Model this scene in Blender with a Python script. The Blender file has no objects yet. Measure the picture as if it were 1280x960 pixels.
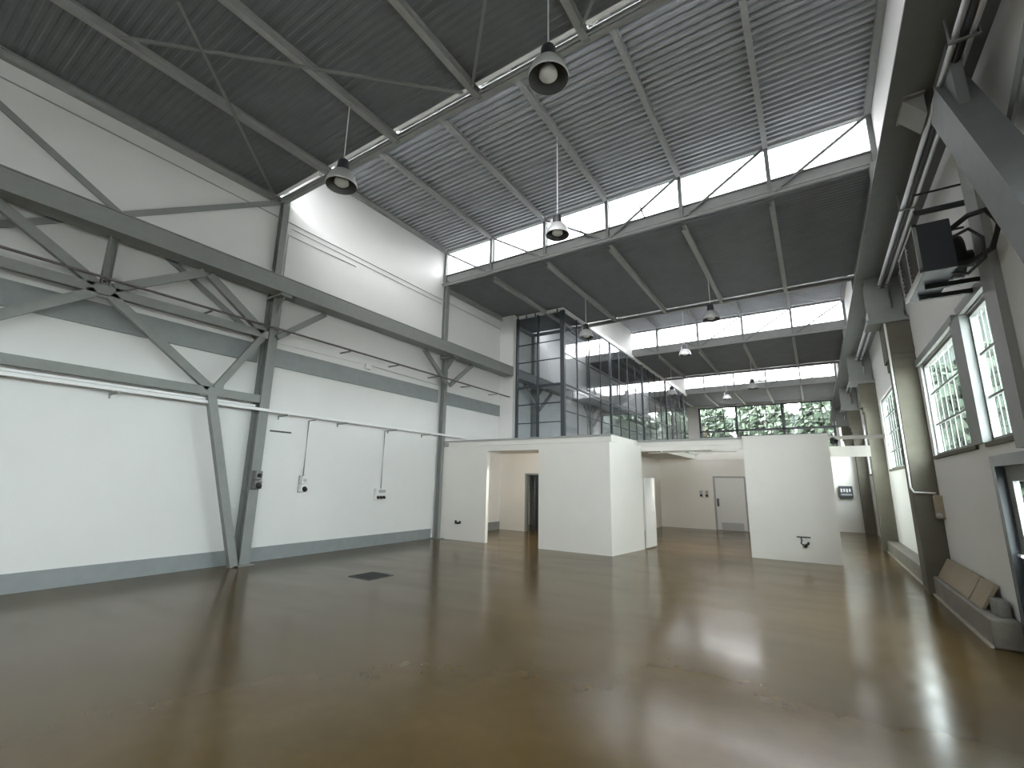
import bpy, bmesh, math, random
from mathutils import Vector, Matrix
R = math.radians
random.seed(7)
S = bpy.context.scene
COL = S.collection

# ------------------------------------------------------------------ camera, sky, exposure
cd = bpy.data.cameras.new('camera'); cam = bpy.data.objects.new('camera', cd); COL.objects.link(cam)
S.camera = cam
cd.sensor_width = 36.0; cd.lens = 36.0 * 576.07 / 1280.0; cd.clip_start = 0.05; cd.clip_end = 400
yaw, pitch, roll = R(33.0885), R(12.0142), R(-0.9585)
_f = Vector((-math.sin(yaw) * math.cos(pitch), math.cos(yaw) * math.cos(pitch), math.sin(pitch)))
_r = Vector((math.cos(yaw), math.sin(yaw), 0)); _d = _f.cross(_r)
_x = _r * math.cos(roll) + _d * math.sin(roll); _y = -(_d * math.cos(roll) - _r * math.sin(roll))
m = Matrix((_x, _y, -_f)).transposed().to_4x4(); m.translation = Vector((9.983, 0.0, 1.70)); cam.matrix_world = m

S.view_settings.view_transform = 'Standard'; S.view_settings.look = 'None'
S.view_settings.gamma = 1.0; S.view_settings.use_curve_mapping = False
S.view_settings.exposure = 0.55
try:
    S.cycles.use_denoising = True
    S.cycles.max_bounces = 14; S.cycles.diffuse_bounces = 7; S.cycles.glossy_bounces = 5
    S.cycles.transparent_max_bounces = 24; S.cycles.sample_clamp_indirect = 6
    S.cycles.caustics_reflective = False; S.cycles.caustics_refractive = False
except Exception:
    pass
w = bpy.data.worlds.new('overcast_sky'); S.world = w; w.use_nodes = True
bg = w.node_tree.nodes['Background']; bg.inputs[0].default_value = (0.96, 0.97, 1.0, 1); bg.inputs[1].default_value = 34.0

def portal(name, loc, rot, sx, sy):
    l = bpy.data.lights.new(name, 'AREA'); l.shape = 'RECTANGLE'; l.size = sx; l.size_y = sy
    o = bpy.data.objects.new(name, l); COL.objects.link(o); o.location = loc; o.rotation_euler = rot
    l.cycles.is_portal = True
    return o
W = 11.70                                   # hall width
YM = [(-6.5, -0.65), (5.15, 11.0), (16.9, 22.75), (28.6, 34.5)]   # raised roof bays
for i, (a, b) in enumerate(YM):
    x0 = 0
    portal('daylight_portal', ((x0 + W) / 2, b + 0.12, 9.0), (R(-90), 0, 0), W - x0, 1.0)
    if i: portal('daylight_portal', ((x0 + W) / 2, a - 0.12, 8.85), (R(90), 0, 0), W - x0, 1.2)
for a, b in ((0.2, 3.4), (7.95, 10.35), (6.4, 7.5), (13.6, 16.3), (19.5, 22.1)):
    portal('daylight_portal', (W + 0.35, (a + b) / 2, 3.0), (0, R(90), 0), 1.6, b - a)
portal('daylight_portal', (W + 0.35, -3.45, 3.0), (0, R(90), 0), 1.6, 4.9)
portal('daylight_portal', (6.8, 40.75, 5.6), (R(-90), 0, 0), 9.0, 4.8)

# ------------------------------------------------------------------ materials
def mat(name, col, rough=0.6, metal=0.0, var=0.0, scale=3.0, bump=0.0, bscale=30.0, spec=0.5, col2=None, stretch=None):
    mm = bpy.data.materials.new(name); mm.use_nodes = True
    nt = mm.node_tree; b = nt.nodes['Principled BSDF']
    b.inputs['Base Color'].default_value = (*col, 1); b.inputs['Roughness'].default_value = rough
    b.inputs['Metallic'].default_value = metal; b.inputs['Specular IOR Level'].default_value = spec
    tc = nt.nodes.new('ShaderNodeTexCoord')
    src = tc.outputs['Object']
    if stretch:
        mp = nt.nodes.new('ShaderNodeMapping'); mp.inputs['Scale'].default_value = stretch
        nt.links.new(src, mp.inputs[0]); src = mp.outputs[0]
    if var > 0 or col2:
        n = nt.nodes.new('ShaderNodeTexNoise'); n.inputs['Scale'].default_value = scale; n.inputs['Detail'].default_value = 6
        n.inputs['Roughness'].default_value = 0.65
        nt.links.new(src, n.inputs['Vector'])
        cr = nt.nodes.new('ShaderNodeValToRGB'); cr.color_ramp.elements[0].position = 0.32; cr.color_ramp.elements[1].position = 0.68
        c2 = col2 if col2 else tuple(c * (1 + var) for c in col)
        c1 = col if col2 else tuple(c * (1 - var) for c in col)
        cr.color_ramp.elements[0].color = (*c1, 1); cr.color_ramp.elements[1].color = (*c2, 1)
        nt.links.new(n.outputs['Fac'], cr.inputs[0]); nt.links.new(cr.outputs[0], b.inputs['Base Color'])
    if bump > 0:
        n2 = nt.nodes.new('ShaderNodeTexNoise'); n2.inputs['Scale'].default_value = bscale; n2.inputs['Detail'].default_value = 4
        nt.links.new(src, n2.inputs['Vector'])
        bp = nt.nodes.new('ShaderNodeBump'); bp.inputs['Strength'].default_value = bump; bp.inputs['Distance'].default_value = 0.02
        nt.links.new(n2.outputs['Fac'], bp.inputs['Height']); nt.links.new(bp.outputs[0], b.inputs['Normal'])
    return mm

def glass(name, tint=(1, 1, 1), base=0.05, rough=0.02, haze=0.0, grow=0.9):
    """thin pane: see-through with a Schlick reflection, optional milky share"""
    mm = bpy.data.materials.new(name); mm.use_nodes = True; nt = mm.node_tree
    nt.nodes.remove(nt.nodes['Principled BSDF']); out = nt.nodes['Material Output']
    tr = nt.nodes.new('ShaderNodeBsdfTransparent'); tr.inputs[0].default_value = (*tint, 1)
    gl = nt.nodes.new('ShaderNodeBsdfGlossy'); gl.inputs['Roughness'].default_value = rough
    lw = nt.nodes.new('ShaderNodeLayerWeight'); lw.inputs['Blend'].default_value = 0.5
    p = nt.nodes.new('ShaderNodeMath'); p.operation = 'POWER'; p.inputs[1].default_value = 4.0
    ma = nt.nodes.new('ShaderNodeMath'); ma.operation = 'MULTIPLY_ADD'; ma.inputs[1].default_value = grow; ma.inputs[2].default_value = base
    ma.use_clamp = True
    nt.links.new(lw.outputs['Facing'], p.inputs[0]); nt.links.new(p.outputs[0], ma.inputs[0])
    mx = nt.nodes.new('ShaderNodeMixShader')
    nt.links.new(ma.outputs[0], mx.inputs[0]); nt.links.new(tr.outputs[0], mx.inputs[1]); nt.links.new(gl.outputs[0], mx.inputs[2])
    res = mx
    if haze > 0:
        tl = nt.nodes.new('ShaderNodeBsdfTranslucent'); tl.inputs[0].default_value = (0.9, 0.93, 0.92, 1)
        m2 = nt.nodes.new('ShaderNodeMixShader'); m2.inputs[0].default_value = haze
        nt.links.new(mx.outputs[0], m2.inputs[1]); nt.links.new(tl.outputs[0], m2.inputs[2]); res = m2
    nt.links.new(res.outputs[0], out.inputs['Surface'])
    return mm

M = {}
M['wall'] = mat('white_wall_paint', (0.765, 0.76, 0.745), 0.75, var=0.025, scale=0.7, bump=0.12, bscale=40, spec=0.25)
M['part'] = mat('cream_partition_paint', (0.76, 0.74, 0.69), 0.7, var=0.02, scale=1.2, bump=0.06, bscale=60, spec=0.3)
M['band'] = mat('grey_wall_paint', (0.255, 0.275, 0.275), 0.55, var=0.07, scale=4)
M['steel'] = mat('grey_steel_paint', (0.25, 0.262, 0.252), 0.6, var=0.06, scale=5, spec=0.25)
M['steel_shaded'] = mat('shaded_grey_steel_paint', (0.19, 0.20, 0.205), 0.6, var=0.06, scale=5, spec=0.25)  # grey steel paint with the right-hand steelwork's shade put into its colour
M['steel_light'] = mat('light_grey_steel_paint', (0.34, 0.345, 0.335), 0.6, var=0.06, scale=5, spec=0.25)
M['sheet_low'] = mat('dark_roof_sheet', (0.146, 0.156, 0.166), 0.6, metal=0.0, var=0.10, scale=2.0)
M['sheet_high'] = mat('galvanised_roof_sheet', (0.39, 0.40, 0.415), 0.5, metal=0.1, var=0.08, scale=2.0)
M['flash'] = mat('galvanised_flashing', (0.62, 0.63, 0.62), 0.35, metal=0.3, var=0.05)
M['dark'] = mat('dark_metal', (0.03, 0.032, 0.036), 0.45, var=0.15)
M['black'] = mat('black_plastic', (0.012, 0.012, 0.013), 0.5, var=0.1)
M['darkblue'] = mat('dark_blue_grey_enamel', (0.034, 0.038, 0.047), 0.4, var=0.08)
M['rail_dark'] = mat('rusty_brown_rail', (0.12, 0.105, 0.10), 0.5, var=0.2, scale=12)
M['frame'] = mat('dark_bronze_frame', (0.055, 0.065, 0.075), 0.4, var=0.1)
M['white_plastic'] = mat('white_plastic', (0.78, 0.78, 0.76), 0.4, var=0.02)
M['grey_plastic'] = mat('grey_plastic', (0.42, 0.43, 0.43), 0.45, var=0.04)
M['chrome'] = mat('bright_metal_conduit', (0.80, 0.81, 0.86), 0.3, metal=0.7, var=0.03)
M['lamp'] = mat('lamp_aluminium_spun', (0.62, 0.63, 0.62), 0.38, metal=0.35, var=0.03)
M['lamp_in'] = mat('lamp_reflector_dull', (0.10, 0.10, 0.10), 0.55, var=0.1)
M['bulb'] = mat('frosted_bulb_glass', (0.62, 0.62, 0.58), 0.3, var=0.02)
M['concrete'] = mat('tan_concrete', (0.135, 0.127, 0.10), 0.8, var=0.10, scale=3, bump=0.2, bscale=50, spec=0.2)
M['curb'] = mat('worn_concrete_curb', (0.20, 0.185, 0.16), 0.6, var=0.18, scale=3, bump=0.15)
M['curb_line'] = mat('pale_curb_edge', (0.45, 0.43, 0.37), 0.6, var=0.12, scale=8)
M['card'] = mat('tan_board', (0.36, 0.31, 0.23), 0.8, var=0.06, scale=6, spec=0.2)
M['greyblock'] = mat('grey_block', (0.22, 0.22, 0.205), 0.85, var=0.1, scale=12)
M['leaf'] = mat('green_leaves', (0.034, 0.048, 0.034), 0.8, col2=(0.062, 0.08, 0.058), scale=1.3, spec=0.1)
M['bark'] = mat('brown_bark', (0.10, 0.07, 0.045), 0.85, var=0.2, scale=8)
M['yard'] = mat('pale_yard_concrete', (0.32, 0.31, 0.29), 0.9, var=0.1, scale=1.5)
M['pale'] = mat('pale_render', (0.62, 0.62, 0.58), 0.8, var=0.04)
M['doorpaint'] = mat('grey_white_door_paint', (0.66, 0.67, 0.65), 0.5, var=0.02)
M['lightwhite'] = mat('white_steel_paint', (0.80, 0.80, 0.79), 0.4, var=0.02)
M['pane'] = glass('clear_pane', (0.97, 0.99, 0.98), 0.03)
M['skypane'] = glass('dusty_rooflight_pane', (0.505, 0.505, 0.505), 0.02, rough=0.1)
M['wired'] = glass('greenish_wired_glass', (0.68, 0.72, 0.715), 0.03, rough=0.06, grow=0.2)
M['cage'] = glass('office_glass', (0.93, 0.95, 0.97), 0.05, rough=0.01, grow=0.85)
tr_m = bpy.data.materials.new('translucent_light_strip'); tr_m.use_nodes = True; M['strip'] = tr_m
_nt = tr_m.node_tree; _nt.nodes.remove(_nt.nodes['Principled BSDF'])
_a = _nt.nodes.new('ShaderNodeBsdfTranslucent'); _a.inputs[0].default_value = (0.20, 0.20, 0.19, 1)
_b = _nt.nodes.new('ShaderNodeBsdfDiffuse'); _b.inputs[0].default_value = (0.6, 0.6, 0.58, 1)
_m = _nt.nodes.new('ShaderNodeMixShader'); _m.inputs[0].default_value = 0.5
_nt.links.new(_a.outputs[0], _m.inputs[1]); _nt.links.new(_b.outputs[0], _m.inputs[2]); _nt.links.new(_m.outputs[0], _nt.nodes['Material Output'].inputs[0])

def floor_material():
    mm = bpy.data.materials.new('polished_brown_resin_floor'); mm.use_nodes = True; nt = mm.node_tree
    b = nt.nodes['Principled BSDF']; tc = nt.nodes.new('ShaderNodeTexCoord')
    n = nt.nodes.new('ShaderNodeTexNoise'); n.inputs['Scale'].default_value = 0.55; n.inputs['Detail'].default_value = 7; n.inputs['Roughness'].default_value = 0.6
    nt.links.new(tc.outputs['Object'], n.inputs['Vector'])
    cr = nt.nodes.new('ShaderNodeValToRGB'); e = cr.color_ramp.elements
    e[0].position = 0.3; e[0].color = (0.084, 0.053, 0.014, 1); e[1].position = 0.72; e[1].color = (0.130, 0.083, 0.031, 1)
    nt.links.new(n.outputs['Fac'], cr.inputs[0])
    n2 = nt.nodes.new('ShaderNodeTexNoise'); n2.inputs['Scale'].default_value = 6; n2.inputs['Detail'].default_value = 8
    nt.links.new(tc.outputs['Object'], n2.inputs['Vector'])
    mx = nt.nodes.new('ShaderNodeMixRGB'); mx.blend_type = 'MULTIPLY'; mx.inputs[0].default_value = 0.22
    nt.links.new(cr.outputs[0], mx.inputs[1]); nt.links.new(n2.outputs['Fac'], mx.inputs[2]); nt.links.new(mx.outputs[0], b.inputs['Base Color'])
    mp = nt.nodes.new('ShaderNodeMapping'); mp.inputs['Scale'].default_value = (0.55, 1.9, 1.0); mp.inputs['Rotation'].default_value = (0, 0, 0.25)
    nt.links.new(tc.outputs['Object'], mp.inputs[0])
    n4 = nt.nodes.new('ShaderNodeTexNoise'); n4.inputs['Scale'].default_value = 0.8; n4.inputs['Detail'].default_value = 2.5; n4.inputs['Roughness'].default_value = 0.6
    nt.links.new(mp.outputs[0], n4.inputs['Vector'])
    mr = nt.nodes.new('ShaderNodeMapRange'); mr.inputs[1].default_value = 0.36; mr.inputs[2].default_value = 0.62; mr.inputs[3].default_value = 0.16; mr.inputs[4].default_value = 0.22
    nt.links.new(n4.outputs['Fac'], mr.inputs[0]); nt.links.new(mr.outputs[0], b.inputs['Roughness'])
    b.inputs['Specular IOR Level'].default_value = 0.32
    n3 = nt.nodes.new('ShaderNodeTexNoise'); n3.inputs['Scale'].default_value = 1.0; n3.inputs['Detail'].default_value = 1
    nt.links.new(mp.outputs[0], n3.inputs['Vector'])
    bp = nt.nodes.new('ShaderNodeBump'); bp.inputs['Strength'].default_value = 0.02; bp.inputs['Distance'].default_value = 0.03
    nt.links.new(n3.outputs['Fac'], bp.inputs['Height']); nt.links.new(bp.outputs[0], b.inputs['Normal'])
    return mm
M['floor'] = floor_material()
M['grey_socket'] = mat('dark_grey_plastic', (0.17, 0.17, 0.165), 0.5, var=0.05)
tm_ = bpy.data.materials.new('added_fill_tube'); tm_.use_nodes = True  # glow of the unseen lamps added under the mezzanine
tm_.node_tree.nodes['Principled BSDF'].inputs['Emission Color'].default_value = (1.0, 0.96, 0.88, 1)
tm_.node_tree.nodes['Principled BSDF'].inputs['Emission Strength'].default_value = 360.0; M['tube'] = tm_

# ------------------------------------------------------------------ mesh helpers (world coordinates)
class MB:
    def __init__(s): s.v = []; s.f = []; s.smooth = []
    def add(s, vs, fs, sm=False):
        o = len(s.v); s.v += [Vector(v) for v in vs]
        for f in fs: s.f.append([i + o for i in f]); s.smooth.append(sm)
        return s
    def box(s, a, b):
        (x0, y0, z0), (x1, y1, z1) = a, b
        x0, x1 = sorted((x0, x1)); y0, y1 = sorted((y0, y1)); z0, z1 = sorted((z0, z1))
        return s.add([(x0, y0, z0), (x1, y0, z0), (x1, y1, z0), (x0, y1, z0), (x0, y0, z1), (x1, y0, z1), (x1, y1, z1), (x0, y1, z1)],
                     [(0, 3, 2, 1), (4, 5, 6, 7), (0, 1, 5, 4), (1, 2, 6, 5), (2, 3, 7, 6), (3, 0, 4, 7)])
    def prof(s, p, q, pts, up=(0, 0, 1)):
        """sweep a closed outline (u sideways, v up) from p to q"""
        p, q = Vector(p), Vector(q); d = (q - p).normalized(); up = Vector(up)
        if abs(d.dot(up)) > 0.98: up = Vector((0, 1, 0)) if abs(d.y) < 0.9 else Vector((1, 0, 0))
        u = d.cross(up).normalized(); v = u.cross(d).normalized(); n = len(pts)
        vs = [p + u * a + v * b for a, b in pts] + [q + u * a + v * b for a, b in pts]
        fs = [(i, (i + 1) % n, n + (i + 1) % n, n + i) for i in range(n)] + [tuple(range(n - 1, -1, -1)), tuple(range(n, 2 * n))]
        return s.add(vs, fs)
    def bar(s, p, q, w, h, up=(0, 0, 1)):
        return s.prof(p, q, [(-w / 2, -h / 2), (w / 2, -h / 2), (w / 2, h / 2), (-w / 2, h / 2)], up)
    def ibeam(s, p, q, w, h, t=0.014, up=(0, 0, 1)):
        a, b, c = w / 2, h / 2, t / 2
        return s.prof(p, q, [(-a, -b), (a, -b), (a, -b + t), (c, -b + t), (c, b - t), (a, b - t), (a, b), (-a, b), (-a, b - t), (-c, b - t), (-c, -b + t), (-a, -b + t)], up)
    def channel(s, p, q, w, h, t=0.012, up=(0, 0, 1)):
        a, b = w / 2, h / 2
        return s.prof(p, q, [(-a, -b), (a, -b), (a, -b + t), (-a + t, -b + t), (-a + t, b - t), (a, b - t), (a, b), (-a, b)], up)
    def angle(s, p, q, w, t=0.008, up=(0, 0, 1)):
        return s.prof(p, q, [(0, 0), (w, 0), (w, t), (t, t), (t, w), (0, w)], up)
    def tube(s, pts, r, n=10, closed=False):
        pts = [Vector(p) for p in pts]; rings = []
        for i, p in enumerate(pts):
            if i == 0: d = pts[1] - p
            elif i == len(pts) - 1: d = p - pts[i - 1]
            else: d = (pts[i + 1] - p).normalized() + (p - pts[i - 1]).normalized()
            d.normalize(); up = Vector((0, 0, 1)) if abs(d.z) < 0.9 else Vector((1, 0.01, 0))
            u = d.cross(up).normalized(); v = u.cross(d)
            rings.append([p + (u * math.cos(2 * math.pi * k / n) + v * math.sin(2 * math.pi * k / n)) * r for k in range(n)])
        vs = [x for g in rings for x in g]; fs = []
        for i in range(len(rings) - 1):
            for k in range(n): fs.append((i * n + k, i * n + (k + 1) % n, (i + 1) * n + (k + 1) % n, (i + 1) * n + k))
        s.add(vs, fs, True)
        s.add(rings[0], [tuple(range(n))]); s.add(rings[-1], [tuple(range(n - 1, -1, -1))])
        return s
    def lathe(s, c, prof, n=28, axis=(0, 0, 1), cap=False):
        c = Vector(c); ax = Vector(axis).normalized(); t = Vector((1, 0, 0)) if abs(ax.x) < 0.9 else Vector((0, 1, 0))
        u = ax.cross(t).normalized(); v = ax.cross(u); vs = []; fs = []
        for r, h in prof:
            for k in range(n):
                a = 2 * math.pi * k / n; vs.append(c + ax * h + (u * math.cos(a) + v * math.sin(a)) * r)
        for i in range(len(prof) - 1):
            for k in range(n): fs.append((i * n + k, i * n + (k + 1) % n, (i + 1) * n + (k + 1) % n, (i + 1) * n + k))
        s.add(vs, fs, True)
        if cap:
            s.add(vs[:n], [tuple(range(n - 1, -1, -1))]); s.add(vs[-n:], [tuple(range(n))])
        return s

def wpos(o):
    p = Vector((0, 0, 0))
    while o: p = p + o.location; o = o.parent
    return p
def build(name, mb, m, parent=None, loc=None, bevel=0.0, label=None, kind=None):
    org = wpos(parent) if parent else Vector((0, 0, 0))
    l = Vector(loc) if loc is not None else Vector((0, 0, 0))
    me = bpy.data.meshes.new(name)
    o = bpy.data.objects.new(name, me)
    if parent: o.parent = parent
    o.location = l if not parent else Vector((0, 0, 0))
    off = org + o.location
    me.from_pydata([tuple(v - off) for v in mb.v], [], mb.f); me.materials.append(M[m] if isinstance(m, str) else m)
    for p, sm in zip(me.polygons, mb.smooth): p.use_smooth = sm
    bm = bmesh.new(); bm.from_mesh(me); bmesh.ops.recalc_face_normals(bm, faces=bm.faces); bm.to_mesh(me); bm.free()
    me.update(); COL.objects.link(o)
    if bevel:
        bv = o.modifiers.new('edge', 'BEVEL'); bv.width = bevel; bv.segments = 2; bv.limit_method = 'ANGLE'
    if label: o['label'] = label
    if kind: o['kind'] = kind
    return o
def thing(name, label, cat, loc, group=None, kind=None):
    o = bpy.data.objects.new(name, None); COL.objects.link(o); o.location = loc; o.empty_display_size = 0.2
    if label: o['label'] = label
    if cat: o['category'] = cat
    if group: o['group'] = group
    if kind: o['kind'] = kind
    return o
def solo(name, mb, m, label, cat, loc, group=None, bevel=0.0):
    o = build(name, mb, m, None, loc, bevel); o['label'] = label; o['category'] = cat
    if group: o['group'] = group
    return o
def struct(name, mb, m, loc=(0, 0, 0), bevel=0.0):
    o = build(name, mb, m, None, loc, bevel); o['kind'] = 'structure'; return o
def dup(root, loc, label=None, group=None):
    r = root.copy(); COL.objects.link(r); r.location = loc
    if label: r['label'] = label
    if group: r['group'] = group
    for ch in root.children:
        c = ch.copy(); COL.objects.link(c); c.parent = r
        for g in ch.children:
            d = g.copy(); COL.objects.link(d); d.parent = c
    return r
NTH = ['first', 'second', 'third', 'fourth', 'fifth', 'sixth', 'seventh', 'eighth', 'ninth', 'tenth', 'eleventh', 'twelfth', 'thirteenth', 'fourteenth']

def slab_with_holes(mb, axis, at0, at1, u0, u1, z0, z1, holes):
    """wall slab between at0 and at1 (on axis x or y), spanning u and z, with rectangular openings (ua,ub,za,zb)"""
    us = sorted({u0, u1} | {h[0] for h in holes} | {h[1] for h in holes}); zs = sorted({z0, z1} | {h[2] for h in holes} | {h[3] for h in holes})
    for i in range(len(us) - 1):
        # merge vertical cells that are solid
        run = None
        for j in range(len(zs) - 1):
            cu, cz = (us[i] + us[i + 1]) / 2, (zs[j] + zs[j + 1]) / 2
            hole = any(h[0] < cu < h[1] and h[2] < cz < h[3] for h in holes)
            if not hole and run is None: run = zs[j]
            if (hole or j == len(zs) - 2) and run is not None:
                top = zs[j] if hole else zs[j + 1]
                if axis == 'x': mb.box((at0, us[i], run), (at1, us[i + 1], top))
                else: mb.box((us[i], at0, run), (us[i + 1], at1, top))
                run = None
    return mb

# ------------------------------------------------------------------ the shell
Y0, Y1 = -6.6, 40.45
ZL, ZH = 8.14, 9.50
struct('floor', MB().box((-0.3, Y0 - 0.3, -0.2), (W + 0.35, Y1 + 0.3, 0)), 'floor')
struct('wall_left', MB().box((-0.3, Y0, 0), (0, Y1, 9.75)), 'wall')
WIN_R = [(0.2, 3.4, 2.24, 3.75), (-5.9, -1.0, 2.24, 3.80), (6.42, 7.50, 2.24, 3.80), (7.92, 10.40, 2.24, 3.80), (13.6, 16.3, 2.2, 4.1), (19.6, 22.1, 2.2, 4.1), (25.4, 28.0, 2.2, 4.1)]  # first two are out of view, added to light the left wall
DOOR_R = (6.15, 7.55, 0.0, 2.08)
struct('wall_right', slab_with_holes(MB(), 'x', W, W + 0.11, Y0, Y1, 0, 9.75, WIN_R + [DOOR_R]), 'wall')
struct('wall_front', MB().box((-0.3, Y0 - 0.3, 0), (W + 0.3, Y0, 9.75)), 'wall')
struct('wall_back', slab_with_holes(MB(), 'y', Y1, Y1 + 0.3, -0.3, W + 0.3, 0, 9.75, [(2.3, 11.5, 3.3, 7.95)]), 'wall')
# painted skirting band and ring beam
bb = MB()
for a, b in ((Y0, 5.12), (5.38, 10.92), (13.0, 14.6)): bb.box((0, a, 0), (0.025, b, 0.28))
struct('baseboard_left', bb, 'band')
bb = MB()
for a, b in ((Y0, 5.10), (5.45, 10.90), (11.18, 14.4)): bb.box((0, a, 4.15), (0.06, b, 4.56))
struct('trim_1', bb, 'band')
# white closing walls of the two rear raised roof bays and the narrow pier beside the glazed office
struct('wall_monitor', MB().box((2.55, 17.06, ZL + 0.06), (2.63, 22.62, ZH)).box((2.55, 28.76, ZL + 0.06), (2.63, 34.36, ZH)), 'wall')
struct('wall_pier', MB().box((0, 14.42, 2.9), (0.62, 14.62, ZL + 0.1)), 'wall')

# roof sheets: ribs run across the hall
def sheet(mb, x0, x1, ya, yb, z, pitch, depth):
    n = max(2, round((yb - ya) / pitch)); p = (yb - ya) / n; pts = []
    for i in range(n):
        y = ya + i * p
        pts += [(y, z), (y + p * 0.38, z), (y + p * 0.5, z + depth), (y + p * 0.88, z + depth)]
    pts.append((yb, z)); vs = []; fs = []
    for y, zz in pts: vs += [(x0, y, zz), (x1, y, zz)]
    for y, zz in pts: vs += [(x0, y, z + depth + 0.06), (x1, y, z + depth + 0.06)]
    k = 2 * len(pts)
    for i in range(len(pts) - 1):
        fs.append((2 * i, 2 * i + 1, 2 * i + 3, 2 * i + 2)); fs.append((k + 2 * i, k + 2 * i + 2, k + 2 * i + 3, k + 2 * i + 1))
        fs.append((2 * i, 2 * i + 2, k + 2 * i + 2, k + 2 * i)); fs.append((2 * i + 1, k + 2 * i + 1, k + 2 * i + 3, 2 * i + 3))
    fs += [(0, k, k + 1, 1), (k - 2, k - 1, 2 * k - 1, 2 * k - 2)]
    mb.add(vs, fs)
LOWB = [(-0.62, 5.00), (11.06, 16.75), (22.8, 28.45), (34.55, Y1)]
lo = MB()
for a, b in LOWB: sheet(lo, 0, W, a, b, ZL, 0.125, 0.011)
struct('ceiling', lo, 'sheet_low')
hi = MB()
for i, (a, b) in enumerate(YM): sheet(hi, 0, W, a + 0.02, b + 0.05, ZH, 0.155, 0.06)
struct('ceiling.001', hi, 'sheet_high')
st = MB()
for i, (a, b) in enumerate(YM[1:]): st.box((0, a - 0.16, ZL + 0.05), (W, a - 0.03, ZL + 0.058))
struct('ceiling.002', st, 'strip')

# ------------------------------------------------------------------ rooflight windows and roof trusses
XS = [W / 6 * i for i in range(7)]
def rooflight(n, y, back, x0):
    wn = thing('window_%d' % n, None, None, (x0, y, 8.5), kind='structure')
    xs = [x for x in XS if x > x0 + 0.3]; xs = [x0] + xs
    z0, z1 = (8.52, 9.46) if back else (8.30, 9.46)
    fr = MB()
    for za in (z0 - 0.03, z1 - 0.03): fr.box((x0, y, za), (W, y + 0.05, za + 0.05))
    for x in xs: fr.box((max(x - 0.025, x0), y, z0), (min(x + 0.025, W), y + 0.05, z1))
    build('window_frame', fr, 'steel', wn)
    for a, b in zip(xs[:-1], xs[1:]):
        build('pane', MB().box((a + 0.02, y + 0.02, z0 + 0.02), (b - 0.02, y + 0.028, z1 - 0.02)), 'skypane', wn)
WHERE = {0: 'behind the viewpoint', 1: 'nearest', 2: 'second', 3: 'farthest'}
nw = 1
for i, (a, b) in enumerate(YM):
    x0 = 0
    rooflight(nw, b + 0.10, True, x0); nw += 1
    if i: rooflight(nw, a - 0.06, False, x0); nw += 1
def roof_truss(y, deep, x0, label):
    t = thing('roof_truss', label, 'roof truss', (x0, y, ZL))
    xs = [x0] + [x for x in XS if x > x0 + 0.3]
    if deep:
        c = MB().channel((x0, y, 8.36), (W, y, 8.36), 0.10, 0.36)
        c.box((x0, y - 0.09, 8.13), (W, y - 0.05, 8.18))
        c.tube([(x0, y - 0.12, 8.2), (W, y - 0.12, 8.2)], 0.018, 6)
    else:
        c = MB().channel((x0, y, 8.10), (W, y, 8.10), 0.10, 0.14)
        c.tube([(x0, y - 0.1, 8.02), (W, y - 0.1, 8.02)], 0.016, 6)
    build('bottom_chord', c, 'steel_light', t)
    build('top_chord', MB().bar((x0, y, 9.43), (W, y, 9.43), 0.09, 0.08), 'steel_light', t)
    for k, x in enumerate(xs):
        build('post', MB().bar((min(max(x, x0 + 0.05), W - 0.05), y - 0.02, 8.02 if not deep else 8.16), (min(max(x, x0 + 0.05), W - 0.05), y - 0.02, 9.46), 0.09, 0.07), 'steel', t)
    mid = 5.85
    for a, b in zip(xs[:-1], xs[1:]):
        if (a + b) / 2 < mid: p, q = (a, y - 0.05, 9.40), (b - 0.1, y - 0.05, 8.22)
        else: p, q = (b, y - 0.05, 9.40), (a + 0.1, y - 0.05, 8.22)
        build('diagonal', MB().bar(p, q, 0.05, 0.05), 'steel', t)
    return t
for i, (a, b) in enumerate(YM[1:]):
    x0 = 0
    roof_truss(a + 0.05, False, x0, 'grey roof truss on the near side of the %s raised corrugated roof' % ['first', 'second', 'third'][i])
    tr = roof_truss(b, True, x0, ['grey braced truss under the large nearest strip of bright rooflights', 'grey braced truss under the second strip of bright rooflights',
                             'grey braced truss under the smallest, farthest strip of bright rooflights'][i])
    if i == 0:
        build('stay', MB().bar((5.05, b - 0.06, 8.75), (5.25, b - 0.06, 8.45), 0.03, 0.03), 'dark', tr); build('stay', MB().bar((6.78, b - 0.06, 8.90), (6.9, b - 0.06, 8.50), 0.035, 0.035), 'dark', tr)

RB = [(LOWB[0], ZL, 'the dark roof nearest the viewpoint', 0), (YM[1], ZH, 'the nearest raised corrugated roof', 0), (LOWB[1], ZL, 'the dark roof beyond the nearest rooflights', 0),
      (YM[2], ZH, 'the second raised corrugated roof', 0), (LOWB[2], ZL, 'the dark roof beyond the second rooflights', 0), (YM[3], ZH, 'the third raised corrugated roof', 0), (LOWB[3], ZL, 'the farthest dark roof', 0)]
for (a, b), z, txt, x0 in RB:
    xs = [x for x in XS if x >= x0]; 
    for k, x in enumerate(xs):
        hgt = 0.15
        xx = min(max(x, 0.06), W - 0.06)
        nm = ('along the left wall' if k == 0 and x0 == 0 else 'along the right wall' if k == len(xs) - 1 else '%s from the left' % NTH[k])
        b2 = b - 0.07 if z == ZH else b + 0.13
        solo('roof_rafter', MB().ibeam((xx, a + 0.12, z - hgt / 2), (xx, b2, z - hgt / 2), 0.11, hgt, 0.012), 'steel_light',
             'grey rafter under %s, %s' % (txt, nm), 'rafter', (xx, a + 0.12, z - hgt), 'roof rafters')
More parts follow.
